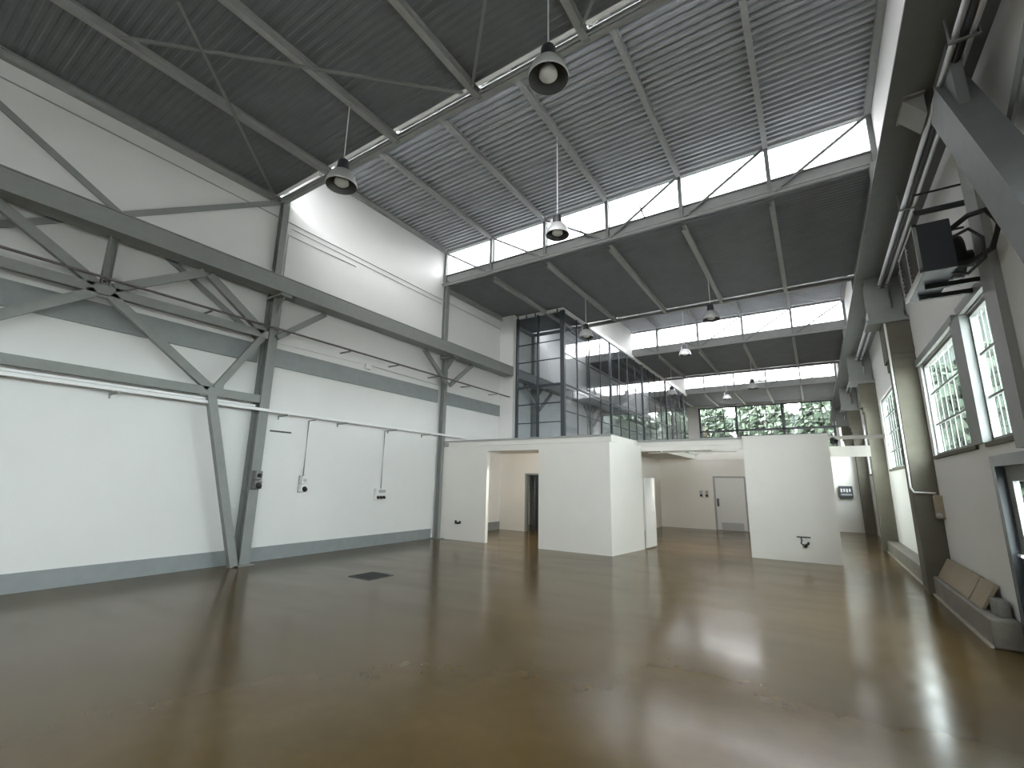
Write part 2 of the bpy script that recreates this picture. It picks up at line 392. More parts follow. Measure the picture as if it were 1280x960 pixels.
# thin bracing under the near dark roof
for k, (p, q, txt) in enumerate([((0.15, 5.0), (3.4, 1.7), 'running from the left column head into the roof'), ((2.05, 1.45), (5.72, 4.92), 'running towards the middle of the first light slit'),
                                 ((5.9, 4.92), (9.4, 1.4), 'rising from the middle of the first light slit'), ((7.85, 4.92), (11.5, 1.4), 'near the right end of the first light slit')]):
    solo('roof_brace', MB().bar((p[0], p[1], 7.97), (q[0], q[1], 7.97), 0.045, 0.03), 'steel', 'thin grey roof brace %s' % txt, 'brace', (p[0], p[1], 7.97))

# ------------------------------------------------------------------ left steelwork
def mx(side, x): return x if side == 'left' else W - x
def steel_column(side, y, label, knees=True, sw=0.20, sd=0.30):
    c = thing('steel_column', label, 'column', (mx(side, 0.16), y, 0))
    s = 1 if side == 'left' else -1
    X = mx(side, 0.16)
    if side == 'left': build('lower_shaft', MB().ibeam((X, y, 0.02), (X, y, 5.62), sw, sd, 0.016, up=(1, 0, 0)), 'steel', c)
    else: build('lower_shaft', MB().ibeam((mx(side, 0.22), y, 0.02), (mx(side, 0.22), y, 5.62), 0.34, 0.42, 0.02, up=(1, 0, 0)), 'steel', c)
    build('upper_shaft', MB().ibeam((mx(side, 0.08), y, 5.6), (mx(side, 0.08), y, ZL + 0.2), 0.15, 0.15, 0.012, up=(1, 0, 0)), 'steel', c)
    build('base_plate', MB().box((mx(side, 0.003), y - 0.16, 0), (mx(side, 0.40), y + 0.16, 0.02)), 'steel', c)
    build('girder_bracket', MB().box((mx(side, 0.05), y - 0.12, 5.60), (mx(side, 0.62), y + 0.12, 5.66)).add(
        [(mx(side, 0.3), y - 0.015, 5.6), (mx(side, 0.58), y - 0.015, 5.6), (mx(side, 0.3), y - 0.015, 5.25), (mx(side, 0.3), y + 0.015, 5.6), (mx(side, 0.58), y + 0.015, 5.6), (mx(side, 0.3), y + 0.015, 5.25)],
        [(0, 1, 2), (3, 5, 4), (0, 3, 4, 1), (1, 4, 5, 2), (2, 5, 3, 0)]), 'steel', c)
    if knees:
        for q in knees:
            build('knee_brace', MB().bar((mx(side, 0.34), y + 0.06 * q, 4.72), (mx(side, 0.34), y + 1.16 * q, 5.61), 0.09, 0.12), 'steel', c)
    return c
steel_column('left', -0.60, 'grey steel column at the left wall behind the near truss end', (1, -1))
colA = steel_column('left', 5.25, 'tall grey steel column at the left wall beside the leaning strut', (1,))
steel_column('left', 11.05, 'slim grey steel column at the left wall where the white partition begins', (1, -1), 0.13, 0.16)
steel_column('left', 16.9, 'grey steel column with knee braces seen through the office glass', (1, -1))
steel_column('left', 22.8, 'grey steel column far back inside the glazed office', (1, -1))
def crane_girder(side, y0, y1, label):
    g = thing('crane_girder', label, 'crane girder', (mx(side, 0.45), y0, 5.66))
    x = mx(side, 0.46)
    wd = 0.40 if side == 'left' else 0.52
    if side == 'left': build('beam', MB().ibeam((x, y0, 5.84), (x, y1, 5.84), wd, 0.36, 0.02), 'steel', g)
    else: build('beam', MB().prof((x, y0, 5.84), (x, y1, 5.84), [(-0.24, -0.18), (0.42, -0.18), (0.42, -0.155), (0.06, -0.155), (0.06, 0.155), (0.20, 0.155), (0.20, 0.18), (-0.12, 0.18), (-0.12, 0.155), (-0.05, 0.155), (-0.05, -0.155), (-0.24, -0.155)]), 'steel_shaded', g)
    inner = mx(side, 0.46 + wd / 2 - 0.01)
    if side == 'left': build('side_channel', MB().box((inner - 0.012, y0, 5.68), (inner + 0.012, y1, 5.99)), 'steel', g)
    build('crane_rail', MB().bar((x, y0, 6.045), (x, y1, 6.045), 0.05, 0.05), 'rail_dark', g)
    y = y0 + 0.4
    while y < y1:
        build('stiffener', MB().box((x - wd / 2 + 0.14, y, 5.685), (x + wd / 2 - 0.08, y + 0.012, 5.995)), 'steel', g); y += 2.9
    return g
crane_girder('left', -6.4, 14.40, 'long grey crane girder high along the left wall')
crane_girder('left', 14.64, 34.3, 'crane girder continuing behind the office glass')
crane_girder('right', -6.4, 34.3, 'broad dark crane girder running overhead along the right wall')

def portal_bracing(side, label):
    x = mx(side, 0.36); yc = 2.30; yA, yB = -0.43, 5.08
    t = thing('portal_bracing', label, 'bracing truss', (x, yc, 0))
    build('middle_chord', MB().bar((x, yA, 4.70), (x, yB, 4.70), 0.10, 0.16), 'steel', t)
    build('lower_chord', MB().bar((x, yA, 3.31), (x, yB, 3.31), 0.10, 0.16), 'steel', t)
    build('post', MB().ibeam((x, yc, 4.78), (x, yc, 5.65), 0.13, 0.12, 0.012, up=(0, 1, 0)), 'steel', t)
    for s in (1, -1):
        build('diagonal', MB().bar((x, yc + 0.12 * s, 4.78), (x, yc + 1.40 * s, 5.59), 0.10, 0.15), 'steel', t)
        build('diagonal', MB().bar((x, yc + 1.5 * s, 5.59), (x, yc + 2.68 * s, 4.74), 0.10, 0.15), 'steel', t)
        build('diagonal', MB().bar((x, yc + 0.10 * s, 4.64), (x, yc + 1.80 * s, 3.38), 0.10, 0.15), 'steel', t)
        build('diagonal', MB().bar((x, yc + 2.68 * s, 4.64), (x, yc + 1.92 * s, 3.38), 0.09, 0.13), 'steel', t)
        build('strut', MB().bar((x, yc + 1.86 * s, 3.24), (x, yc + 2.70 * s, 0.02), 0.13, 0.15, up=(0, 1, 0)), 'steel', t)
    for (yy, zz) in ((yc, 4.70), (yc + 1.86, 3.34), (yc - 1.86, 3.34)):
        build('gusset', MB().box((x - 0.02, yy - 0.2, zz - 0.13), (x + 0.02, yy + 0.2, zz + 0.13)), 'steel', t)
    return t
portal_bracing('left', 'grey steel portal bracing truss with a leaning strut at the left wall')
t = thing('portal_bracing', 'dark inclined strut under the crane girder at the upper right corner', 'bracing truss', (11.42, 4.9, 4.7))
build('head_plate', MB().box((11.36, 5.0, 5.0), (11.44, 5.55, 5.655)), 'steel_shaded', t)
build('strut', MB().bar((11.42, 5.42, 5.36), (11.42, 3.35, 2.05), 0.24, 0.34, up=(0, 1, 0)), 'steel_shaded', t)
for side in ('left', 'right'):
    xw = mx(side, 0.05)
    for k, (p, q) in enumerate((((-0.5, 7.97), (5.05, 4.68)), ((5.12, 8.02), (-0.5, 4.35)))):
        solo('wall_brace', MB().bar((xw + (0.02 if k else -0.015), p[0], p[1]), (xw + (0.02 if k else -0.015), q[0], q[1]), 0.02, 0.11), 'steel',
             'flat grey wall brace on the %s wall, %s' % (side, ['falling towards the column from the top left' if side == 'left' else 'falling away from the viewpoint', 'rising to the column head'][k]),
             'brace', (xw, p[0], p[1]))
    if side == 'right':
        pass

# conductor rail on brackets, left
cr_ = thing('conductor_rail', 'thin brown conductor rail on small brackets along the left wall', 'rail', (0.45, 0, 4.9))
build('pipe', MB().tube([(0.50, -6, 4.89), (0.50, 14.38, 4.86)], 0.024, 8), 'rail_dark', cr_)
for y in [k * 1.62 - 4.2 for k in range(12)]:
    if y > 14.3 or abs(y - 5.25) < 0.2: continue
    build('bracket', MB().bar((0.07, y, 4.85), (0.48, y, 4.85), 0.03, 0.03), 'steel', cr_)
# white trunking below the lower chord
tk = thing('cable_trunking', 'long white cable trunking run along the left wall', 'trunking', (0.30, 0, 3.1))
build('trunk', MB().box((0.33, -6, 3.075), (0.39, 12.2, 3.13)), 'lightwhite', tk)
build('trunk', MB().box((0.30, -6, 3.15), (0.325, 5.05, 3.19)), 'lightwhite', tk)
for y in (-3, 0.3, 2.75, 5.75, 7.3, 8.95, 10.3):
    build('bracket', MB().bar((0.004, y, 3.055), (0.40, y, 3.055), 0.035, 0.03).bar((0.015, y, 2.98), (0.015, y, 3.04), 0.04, 0.02), 'steel_light', tk)
# thin conduits high on the wall
solo('wall_conduit', MB().tube([(0.02, 0.0, 7.70), (0.02, 10.95, 7.66), (0.02, 14.4, 7.64)], 0.012, 6), 'grey_plastic', 'long thin conduit high on the left wall under the roof', 'conduit', (0.02, 0, 7.7))
solo('wall_conduit', MB().tube([(0.02, 5.45, 6.2), (0.02, 5.45, 7.36), (0.02, 7.4, 7.38)], 0.012, 6), 'grey_plastic', 'short bent conduit high on the left wall next to the column', 'conduit', (0.02, 5.45, 6.2))
solo('wall_conduit', MB().tube([(0.02, 5.5, 7.55), (0.02, 10.9, 7.50)], 0.010, 6), 'grey_plastic', 'straight thin conduit just below the long one high on the left wall', 'conduit', (0.02, 5.5, 7.55))
ju = thing('junction_box', 'small white junction box with thin cables above the grey wall band', 'junction box', (0.0, 8.05, 4.78))
build('box', MB().box((0.003, 7.98, 4.64), (0.08, 8.16, 4.78)), 'white_plastic', ju, bevel=0.008)
build('cable', MB().tube([(0.03, 5.42, 4.70), (0.03, 8.0, 4.76)], 0.01, 6), 'white_plastic', ju)
build('cable', MB().tube([(0.03, 8.1, 4.76), (0.03, 10.9, 4.72)], 0.01, 6), 'grey_plastic', ju)

# ------------------------------------------------------------------ sockets on the left wall
def socket_stack(y, z, label, drop, x0=0.0, dark=False):
    t = thing('socket_unit', label, 'power socket', (x0, y, z))
    bm_ = 'grey_socket' if dark else 'grey_plastic'
    build('back_plate', MB().box((x0, y - 0.075, z - 0.19), (x0 + 0.02, y + 0.075, z + 0.19)), bm_, t)
    build('switch_box', MB().box((x0 + 0.02, y - 0.07, z + 0.0), (x0 + 0.13, y + 0.07, z + 0.18)), bm_ if dark else 'white_plastic', t, bevel=0.012)
    build('socket_box', MB().box((x0 + 0.02, y - 0.075, z - 0.18), (x0 + 0.14, y + 0.075, z - 0.01)), bm_ if dark else 'white_plastic', t, bevel=0.012)
    build('socket_cap', MB().lathe((x0 + 0.13, y, z - 0.10), [(0.0, 0.07), (0.05, 0.065), (0.055, 0.0)], 16, axis=(0.85, 0, -0.5)), 'black', t)
    build('switch_knob', MB().lathe((x0 + 0.13, y, z + 0.09), [(0.04, 0), (0.04, 0.025), (0.0, 0.03)], 14, axis=(1, 0, 0)), 'black' if dark else 'bulb', t)
    if drop: build('conduit', MB().tube([(x0 + 0.04, y, z + 0.18), (x0 + 0.04, y, 3.035), (0.30, y, 3.045)], 0.014, 8), 'grey_plastic', t)
    return t
socket_stack(6.49, 1.58, 'white stacked switch and socket on the left wall below a thin conduit', True)
socket_stack(5.25, 1.66, 'grey stacked switch and socket fixed to the tall left column', False, x0=0.315, dark=True)
t = thing('socket_unit', 'wide white panel of three dark sockets on the left wall', 'power socket', (0, 8.78, 1.3))
build('box', MB().box((0, 8.62, 1.18), (0.10, 8.98, 1.47)), 'white_plastic', t, bevel=0.012)
for k in range(3): build('socket_cap', MB().lathe((0.09, 8.70 + 0.10 * k, 1.25), [(0.0, 0.06), (0.036, 0.055), (0.042, 0.0)], 16, axis=(0.9, 0, -0.4)), 'black', t)
build('breaker_window', MB().box((0.10, 8.72, 1.36), (0.106, 8.95, 1.44)), 'grey_plastic', t)
build('conduit', MB().tube([(0.05, 8.82, 1.47), (0.05, 8.82, 3.035), (0.30, 8.82, 3.045)], 0.014, 8), 'grey_plastic', t)
solo('wall_slot', MB().box((-0.002, 5.60, 2.70), (0.012, 6.10, 2.735)), 'dark', 'short dark horizontal slot on the left wall below the trunking', 'slot', (0, 5.85, 2.7))

# ------------------------------------------------------------------ floor drain
dr = thing('floor_drain', 'dark square drain grating in the floor near the left wall', 'drain', (3.05, 6.08, 0))
dm = MB(); dc = Vector((3.05, 6.08, 0)); 
build('rim', MB().box((2.77, 5.80, 0.0), (3.33, 5.835, 0.006)).box((2.77, 6.325, 0), (3.33, 6.36, 0.006)).box((2.77, 5.835, 0), (2.805, 6.325, 0.006)).box((3.295, 5.835, 0), (3.33, 6.325, 0.006)), 'dark', dr)
gm = MB().box((2.8, 5.83, 0.0), (3.3, 6.33, 0.002))
for k in range(12): gm.box((2.82 + k * 0.04, 5.835, 0.002), (2.84 + k * 0.04, 6.325, 0.006))
build('grating', gm, 'black', dr)

# ------------------------------------------------------------------ partitions and mezzanine
pw = MB()
slab_with_holes(pw, 'y', 11.10, 11.22, 0.16, 5.70, 0, 2.74, [(1.92, 3.66, 0, 2.58)])
struct('wall_office', pw, 'part')
A, B = Vector((5.70, 11.10, 0)), Vector((5.95, 12.85, 0)); n_ = Vector((-(B - A).y, (B - A).x, 0)).normalized() * 0.12
struct('wall_office_side', MB().add([A, B, B + n_, A + n_, A + Vector((0, 0, 2.74)), B + Vector((0, 0, 2.74)), B + n_ + Vector((0, 0, 2.74)), A + n_ + Vector((0, 0, 2.74))],
       [(0, 1, 5, 4), (1, 2, 6, 5), (2, 3, 7, 6), (3, 0, 4, 7), (4, 5, 6, 7), (0, 3, 2, 1)]), 'part')
slab = slab_with_holes(MB(), 'y', 14.60, 14.72, 0.0, 5.2, 0, 2.74, [(1.16, 1.98, 0, 1.97)])
struct('wall_office_back', slab, 'part')
struct('wall_booth', MB().box((8.48, 13.15, 0), (10.31, 13.27, 2.95)).box((8.48, 13.27, 0), (8.60, 20.2, 2.74)).box((10.19, 13.27, 0), (10.31, 20.2, 2.74)), 'part')
struct('wall_passage', MB().box((4.4, 20.2, 0), (8.48, 20.32, 2.745)).box((5.85, 20.21, 2.93), (8.48, 20.32, 3.4)).box((5.86, 20.16, 2.70), (8.47, 20.195, 2.93)), 'part')
struct('wall_rear_right', MB().box((10.31, 23.0, 0), (11.36, 23.12, 2.95)), 'part')
struct('wall_corridor', MB().box((0.0, 17.6, 0), (4.4, 17.7, 2.74)).box((4.3, 17.7, 0), (4.4, 20.2, 2.74)), 'part')
dk = MB().box((0.42, 11.10, 2.745), (5.75, 13.19, 2.92)).box((0.42, 13.19, 2.745), (5.85, 23.12, 2.92)).box((5.85, 13.19, 2.745), (8.48, 14.1, 2.92)).box((5.85, 20.2, 2.745), (8.48, 23.12, 2.92)).box((8.48, 13.28, 2.745), (10.31, 23.12, 2.92)).box((5.78, 13.19, 2.62), (8.48, 13.29, 2.74))
dk.box((10.31, 14.0, 2.44), (11.14, 14.08, 2.70)).box((10.31, 13.15, 2.80), (11.36, 13.22, 2.88))
o = build('mezzanine_deck', dk, 'part'); o['label'] = 'white mezzanine floor slab with its lintels over the partitioned rooms'; o['category'] = 'mezzanine floor'
build('edge_angle', MB().box((0.16, 11.075, 2.88), (5.76, 11.10, 2.93)).box((5.75, 13.16, 2.88), (10.33, 13.19, 2.93)), 'steel_light', o)
# door in the office back wall (ajar) and corridor; open white leaf by the office side wall
d1 = thing('door_1', None, None, (1.16, 14.62, 0), kind='structure')
build('door_frame', MB().box((1.11, 14.58, 0), (1.17, 14.74, 2.02)).box((1.97, 14.58, 0), (2.03, 14.74, 2.02)).box((1.17, 14.58, 1.96), (1.97, 14.74, 2.02)), 'steel', d1)
build('door_leaf', MB().bar((1.42, 14.76, 0.99), (1.30, 15.5, 0.99), 0.04, 1.94), 'frame', d1)
d2 = thing('door_2', None, None, (5.95, 12.87, 0), kind='structure')
build('door_leaf', MB().bar((5.98, 12.90, 0.96), (6.03, 13.62, 0.96), 0.05, 1.86), 'doorpaint', d2)
build('door_handle', MB().tube([(6.03, 13.45, 0.95), (6.08, 13.45, 0.95), (6.08, 13.35, 0.95)], 0.01, 8), 'chrome', d2)
d3 = thing('door_3', None, None, (7.1, 20.2, 0), kind='structure')
build('door_frame', MB().box((6.50, 20.15, 0), (6.57, 20.2, 2.06)).box((7.62, 20.15, 0), (7.69, 20.2, 2.06)).box((6.57, 20.15, 2.0), (7.62, 20.2, 2.06)), 'steel_light', d3)
build('door_leaf', MB().box((6.57, 20.17, 0.02), (7.62, 20.2, 2.0)), 'doorpaint', d3)
build('door_handle', MB().box((6.60, 20.13, 0.9), (6.68, 20.17, 1.2)), 'frame', d3)
build('kick_plate', MB().box((6.72, 20.16, 0.04), (7.5, 20.17, 0.3)), 'grey_plastic', d3)
for k, x in enumerate((6.03, 6.24)):
    t = thing('switch_box', 'small black-knobbed switch box on the rear passage wall, %s the door' % ['farther from', 'nearer'][k], 'switch', (x, 20.2, 1.35))
    build('box', MB().box((x - 0.055, 20.14, 1.24), (x + 0.055, 20.2, 1.50)), 'grey_plastic', t, bevel=0.008)
    build('knob', MB().lathe((x, 20.14, 1.30), [(0.045, 0), (0.04, 0.04), (0, 0.045)], 12, axis=(0, -1, 0)), 'black', t)
cl = thing('ceiling_cable', 'loose pale cables and pipe under the lintel of the rear passage', 'cable', (7.2, 13.5, 2.6))
build('pipe', MB().tube([(6.0, 13.38, 2.58), (7.1, 13.38, 2.60), (8.3, 13.38, 2.57)], 0.015, 8), 'white_plastic', cl)
build('loop', MB().tube([(7.15, 13.36, 2.62), (7.3, 13.34, 2.50), (7.45, 13.34, 2.60), (7.6, 13.34, 2.52), (7.8, 13.36, 2.6)], 0.018, 8), 'lightwhite', cl)
build('clamp', MB().box((7.12, 13.32, 2.56), (7.24, 13.42, 2.62)), 'lightwhite', cl)
for nm, x, y, lab in (('wall_socket', 0.92, 11.10, 'black loose wall socket low on the leftmost partition'),):
    t = thing(nm, lab, 'socket', (x, y, 0.5))
    build('cutout', MB().box((x - 0.12, y - 0.006, 0.45), (x + 0.12, y, 0.54)), 'white_plastic', t)
    build('terminals', MB().box((x - 0.11, y - 0.02, 0.46), (x - 0.05, y - 0.006, 0.56)).box((x - 0.04, y - 0.02, 0.455), (x + 0.04, y - 0.006, 0.52)).box((x + 0.05, y - 0.02, 0.47), (x + 0.11, y - 0.006, 0.55)), 'black', t)
t = thing('hanging_plug', 'black bar with a dangling plug on the white booth wall', 'plug', (9.6, 13.15, 0.4))
build('bar', MB().box((9.46, 13.13, 0.545), (9.74, 13.15, 0.57)), 'black', t)
build('cord', MB().tube([(9.55, 13.135, 0.55), (9.56, 13.13, 0.46), (9.53, 13.13, 0.42), (9.60, 13.125, 0.38)], 0.012, 6), 'black', t)
build('plug', MB().lathe((9.62, 13.12, 0.36), [(0.0, 0.06), (0.03, 0.05), (0.035, -0.02), (0.0, -0.04)], 10, axis=(0.4, 0, 0.9)).lathe((9.68, 13.12, 0.42), [(0.0, 0.04), (0.022, 0.03), (0.022, -0.02), (0, -0.03)], 10), 'black', t)
t = thing('switchboard', 'dark switchboard with pale breakers on the rear right white wall', 'switchboard', (10.9, 23.0, 1.5))
build('cabinet', MB().box((10.70, 22.86, 1.32), (11.14, 23.0, 1.76)), 'frame', t, bevel=0.01)
for k in range(4): build('breaker', MB().box((10.745 + 0.09 * k, 22.84, 1.52 + 0.02 * (k % 2)), (10.80 + 0.09 * k, 22.86, 1.66)), 'white_plastic', t)
build('label_strip', MB().box((10.74, 22.85, 1.40), (11.1, 22.86, 1.46)), 'grey_plastic', t)
t = thing('clamp_lamp', 'small spotlight clamped on the booth corner', 'spotlight', (10.40, 13.2, 2.72))
build('shade', MB().lathe((10.40, 13.16, 2.78), [(0.02, 0.09), (0.05, 0.05), (0.09, -0.05)], 16, axis=(-0.3, 0.5, 0.7)), 'dark', t)
build('arm', MB().tube([(10.40, 13.18, 2.84), (10.36, 13.2, 2.90), (10.33, 13.2, 3.0)], 0.012, 6), 'grey_plastic', t)

for x, y, lab in ((6.9, 14.05, 'unseen tube lamp added under the mezzanine edge over the rear passage'), (3.0, 11.62, 'unseen tube lamp added on the ceiling of the left office recess')):
    t = thing('added_fill_lamp', lab, 'lamp', (x, y, 2.745))  # unseen lamp, added to brighten the rooms under the mezzanine
    build('housing', MB().box((x - 0.65, y - 0.03, 2.725), (x + 0.65, y + 0.03, 2.745)), 'white_plastic', t)
    build('reflector', MB().box((x - 0.68, y - 0.055, 2.635), (x + 0.68, y - 0.045, 2.744)).box((x - 0.68, y - 0.045, 2.635), (x - 0.67, y + 0.03, 2.725)).box((x + 0.67, y - 0.045, 2.635), (x + 0.68, y + 0.03, 2.725)), 'white_plastic', t)  # shield added to keep the tube's glare off the hall floor
    build('tube', MB().tube([(x - 0.6, y, 2.705), (x + 0.6, y, 2.705)], 0.014, 10), 'tube', t)
# glazed office on the mezzanine: front and long side, with metal framing
GX, GY, GY2 = 2.63, 14.62, 34.5
gp = thing('glass_partition', 'tall dark framed glass partition of the office up on the mezzanine', 'glass partition', (GX, GY, 2.92))
GZ0, GZ1 = 2.92, ZL - 0.02
ht = MB().box((0.62, GY - 0.02, GZ1 - 0.10), (GX + 0.06, GY + 0.12, GZ1)).box((GX - 0.05, GY + 0.12, GZ1 - 0.10), (GX + 0.06, 16.7, GZ1)).box((GX - 0.05, 16.7, ZL - 0.12), (GX + 0.06, GY2, ZL + 0.05))
build('head_channel', ht, 'lightwhite', gp)
build('sill_channel', MB().box((0.62, GY, GZ0), (GX + 0.05, GY + 0.1, GZ0 + 0.08)).box((GX - 0.05, GY + 0.1, GZ0), (GX + 0.05, GY2, GZ0 + 0.08)), 'frame', gp)
for x, wd in ((0.66, 0.07), (1.58, 0.06), (GX, 0.16)):
    build('post', MB().box((x - wd / 2, GY - 0.01, GZ0 + 0.08), (x + wd / 2, GY + 0.11, GZ1 - 0.1)), 'frame', gp)
ys = [GY + 0.1 + 1.17 * k for k in range(1, 18)]; ys = [y for y in ys if y < GY2]
for k, y in enumerate(ys):
    wd = 0.10 if k % 4 == 3 else 0.04
    dp = 0.05 if wd > 0.05 else 0.02
    build('post', MB().box((GX - dp, y - wd / 2, GZ0 + 0.08), (GX + dp, y + wd / 2, GZ1 - 0.1)), 'frame', gp)
for z, hh in ((3.85, 0.03), (4.55, 0.04), (5.22, 0.10), (6.2, 0.03), (6.9, 0.03)):
    build('transom', MB().box((0.69, GY + 0.03, z - hh / 2), (GX - 0.08, GY + 0.08, z + hh / 2)), 'frame', gp)
for z, hh in ((4.25, 0.03), (5.22, 0.06), (6.4, 0.03)):
    build('transom', MB().box((GX - 0.025, GY + 0.11, z - hh / 2), (GX + 0.025, GY2, z + hh / 2)), 'frame', gp)
for xa, xb in ((0.69, 1.55), (1.61, 2.55)):
    build('glass_pane', MB().box((xa, GY + 0.052, GZ0 + 0.08), (xb, GY + 0.058, GZ1 - 0.1)), 'cage', gp)
yy = [GY + 0.15] + ys + [GY2]
for a, b in zip(yy[:-1], yy[1:]):
    build('glass_pane', MB().box((GX - 0.003, a + 0.02, GZ0 + 0.08), (GX + 0.003, b - 0.02, GZ1 - 0.1)), 'cage', gp)
for x in (0.72, 1.1, 1.5, 1.95, 2.45):
    build('clip', MB().box((x - 0.02, GY - 0.05, GZ1 - 0.16), (x + 0.02, GY - 0.01, GZ1 - 0.02)), 'dark', gp)

# ------------------------------------------------------------------ pendant lamps
def pendant(x, y, z, ztop, label):
    t = thing('pendant_lamp', label, 'pendant lamp', (x, y, z), 'bell shaped pendant lamps')
    build('shade', MB().lathe((x, y, z), [(0.245, -0.10), (0.25, -0.10), (0.252, -0.085), (0.235, -0.01), (0.20, 0.08), (0.15, 0.145), (0.095, 0.175)], 32), 'lamp', t)
    build('reflector', MB().lathe((x, y, z), [(0.244, -0.098), (0.225, -0.01), (0.19, 0.07), (0.14, 0.13), (0.0, 0.16)], 32), 'lamp_in', t)
    build('ballast_housing', MB().lathe((x, y, z), [(0.0, 0.172), (0.095, 0.172), (0.098, 0.19), (0.09, 0.34), (0.075, 0.37), (0.0, 0.375)], 24), 'dark', t)
    b_ = build('bulb', MB().lathe((x, y, z), [(0.03, 0.15), (0.045, 0.10), (0.085, 0.04), (0.11, -0.01), (0.115, -0.05), (0.085, -0.078), (0.0, -0.085)], 24), 'bulb', t)
    build('ignitor_box', MB().box((x - 0.15, y - 0.04, z + 0.17), (x - 0.095, y + 0.04, z + 0.30)), 'grey_plastic', t)
    build('cord', MB().tube([(x, y, z + 0.37), (x, y, ztop - 0.04)], 0.009, 8), 'lightwhite', t)
    build('hook', MB().tube([(x, y, ztop - 0.05), (x + 0.03, y, ztop - 0.02), (x + 0.02, y, ztop + 0.01)], 0.01, 6), 'steel_light', t)
    return t
zl, zh = ZL - 0.15, ZH - 0.15
pendant(7.72, 4.17, 6.62, zl, 'pendant lamp hanging nearest, its frosted bulb seen from below')
pendant(3.90, 4.09, 6.52, zl, 'pendant lamp hanging near the left wall against the bright wall top')
pendant(5.85, 8.03, 6.98, zh, 'pendant lamp hanging in front of the nearest bright rooflights')
pendant(3.90, 13.9, 6.64, zl, 'pendant lamp hanging just right of the glass partition top')
pendant(7.80, 14.3, 6.69, zl, 'pendant lamp hanging in front of the second rooflights')
pendant(5.85, 19.7, 7.15, zh, 'white pendant lamp hanging below the left end of the second rooflights')
pendant(3.90, 25.2, 6.55, zl, 'small far pendant lamp close beside the long glass wall')
pendant(7.80, 25.2, 6.52, zl, 'small far pendant lamp hanging in front of the third rooflights')
pendant(5.85, 30.7, 7.02, zh, 'smallest, farthest pendant lamp above the end wall windows')

# ------------------------------------------------------------------ right side
def pilaster(y, label):
    t = thing('concrete_pillar', label, 'pillar', (W - 0.17, y, 0))
    build('shaft', MB().box((W - 0.34, y - 0.25, 0), (W, y + 0.25, 4.0)), 'concrete', t, bevel=0.015)
    build('band', MB().box((W - 0.36, y - 0.27, 3.86), (W, y + 0.27, 4.0)).box((W - 0.36, y - 0.27, 4.12), (W, y + 0.27, 4.22)), 'concrete', t)
    build('head', MB().box((W - 0.40, y - 0.25, 4.0), (W, y + 0.25, 4.72)), 'concrete', t, bevel=0.012)
    build('cap', MB().box((W - 0.62, y - 0.28, 4.72), (W, y + 0.28, 4.80)).box((W - 0.58, y - 0.2, 4.80), (W - 0.06, y + 0.2, 5.0)), 'steel', t)
    build('pedestal', MB().ibeam((W - 0.40, y, 5.0), (W - 0.40, y, 5.66), 0.34, 0.34, 0.02), 'steel', t)
    build('upper_post', MB().ibeam((W - 0.1, y, 4.8), (W - 0.1, y, ZL), 0.16, 0.18, 0.014), 'steel', t)
    return t
pilaster(10.86, 'tan concrete pillar on the right wall beyond the wired windows')
pilaster(17.0, 'second concrete pillar along the right wall, beyond the tan one')
pilaster(22.85, 'third concrete pillar along the right wall, next to the rear white wall')
pilaster(28.7, 'far concrete pillar deep along the right wall')
t = thing('pillar_conduit', 'pale conduit running down the pillar corner to the wall box', 'conduit', (W - 0.36, 10.6, 1.6))
build('pipe', MB().tube([(W - 0.365, 10.59, 4.7), (W - 0.365, 10.59, 1.72), (W - 0.33, 10.58, 1.64), (W - 0.05, 10.58, 1.63)], 0.017, 8), 'lightwhite', t)
build('outlet_box', MB().box((W - 0.10, 10.42, 1.22), (W - 0.0, 10.60, 1.60)), 'card', t, bevel=0.015)
build('outlet_cap', MB().lathe((W - 0.08, 10.41, 1.28), [(0.04, 0), (0.035, 0.05), (0, 0.055)], 12, axis=(0, -1, -0.3)), 'grey_plastic', t)
cp = thing('crane_conductor', 'shiny metal conductor pipes under the right crane girder', 'conductor pipe', (11.30, 0, 5.5))
build('pipe', MB().tube([(11.345, -6, 5.46), (11.345, 33, 5.46)], 0.028, 10), 'chrome', cp)
build('pipe', MB().tube([(11.40, -6, 5.45), (11.40, 33, 5.45)], 0.026, 10), 'darkblue', cp)
build('pipe', MB().tube([(11.455, -6, 5.46), (11.455, 33, 5.46)], 0.028, 10), 'chrome', cp)
for k in range(13):
    y = -4 + 2.9 * k
    build('hanger', MB().box((11.31, y, 5.41), (11.49, y + 0.03, 5.424)).box((11.30, y, 5.41), (11.31, y + 0.03, 5.66)).box((11.49, y, 5.41), (11.50, y + 0.03, 5.66)), 'steel', cp)
t = thing('girder_bracket', 'boxy grey bracket under the right crane girder', 'bracket', (11.21, 5.75, 5.5))
build('plate', MB().box((11.12, 5.55, 5.64), (11.30, 6.0, 5.658)), 'steel_light', t)
build('cheek', MB().add([(11.13, 5.6, 5.64), (11.295, 5.6, 5.64), (11.295, 5.6, 5.42), (11.13, 5.95, 5.64), (11.295, 5.95, 5.64), (11.295, 5.95, 5.42)], [(0, 1, 2), (3, 5, 4), (0, 3, 4, 1), (1, 4, 5, 2), (2, 5, 3, 0)]), 'steel_light', t)

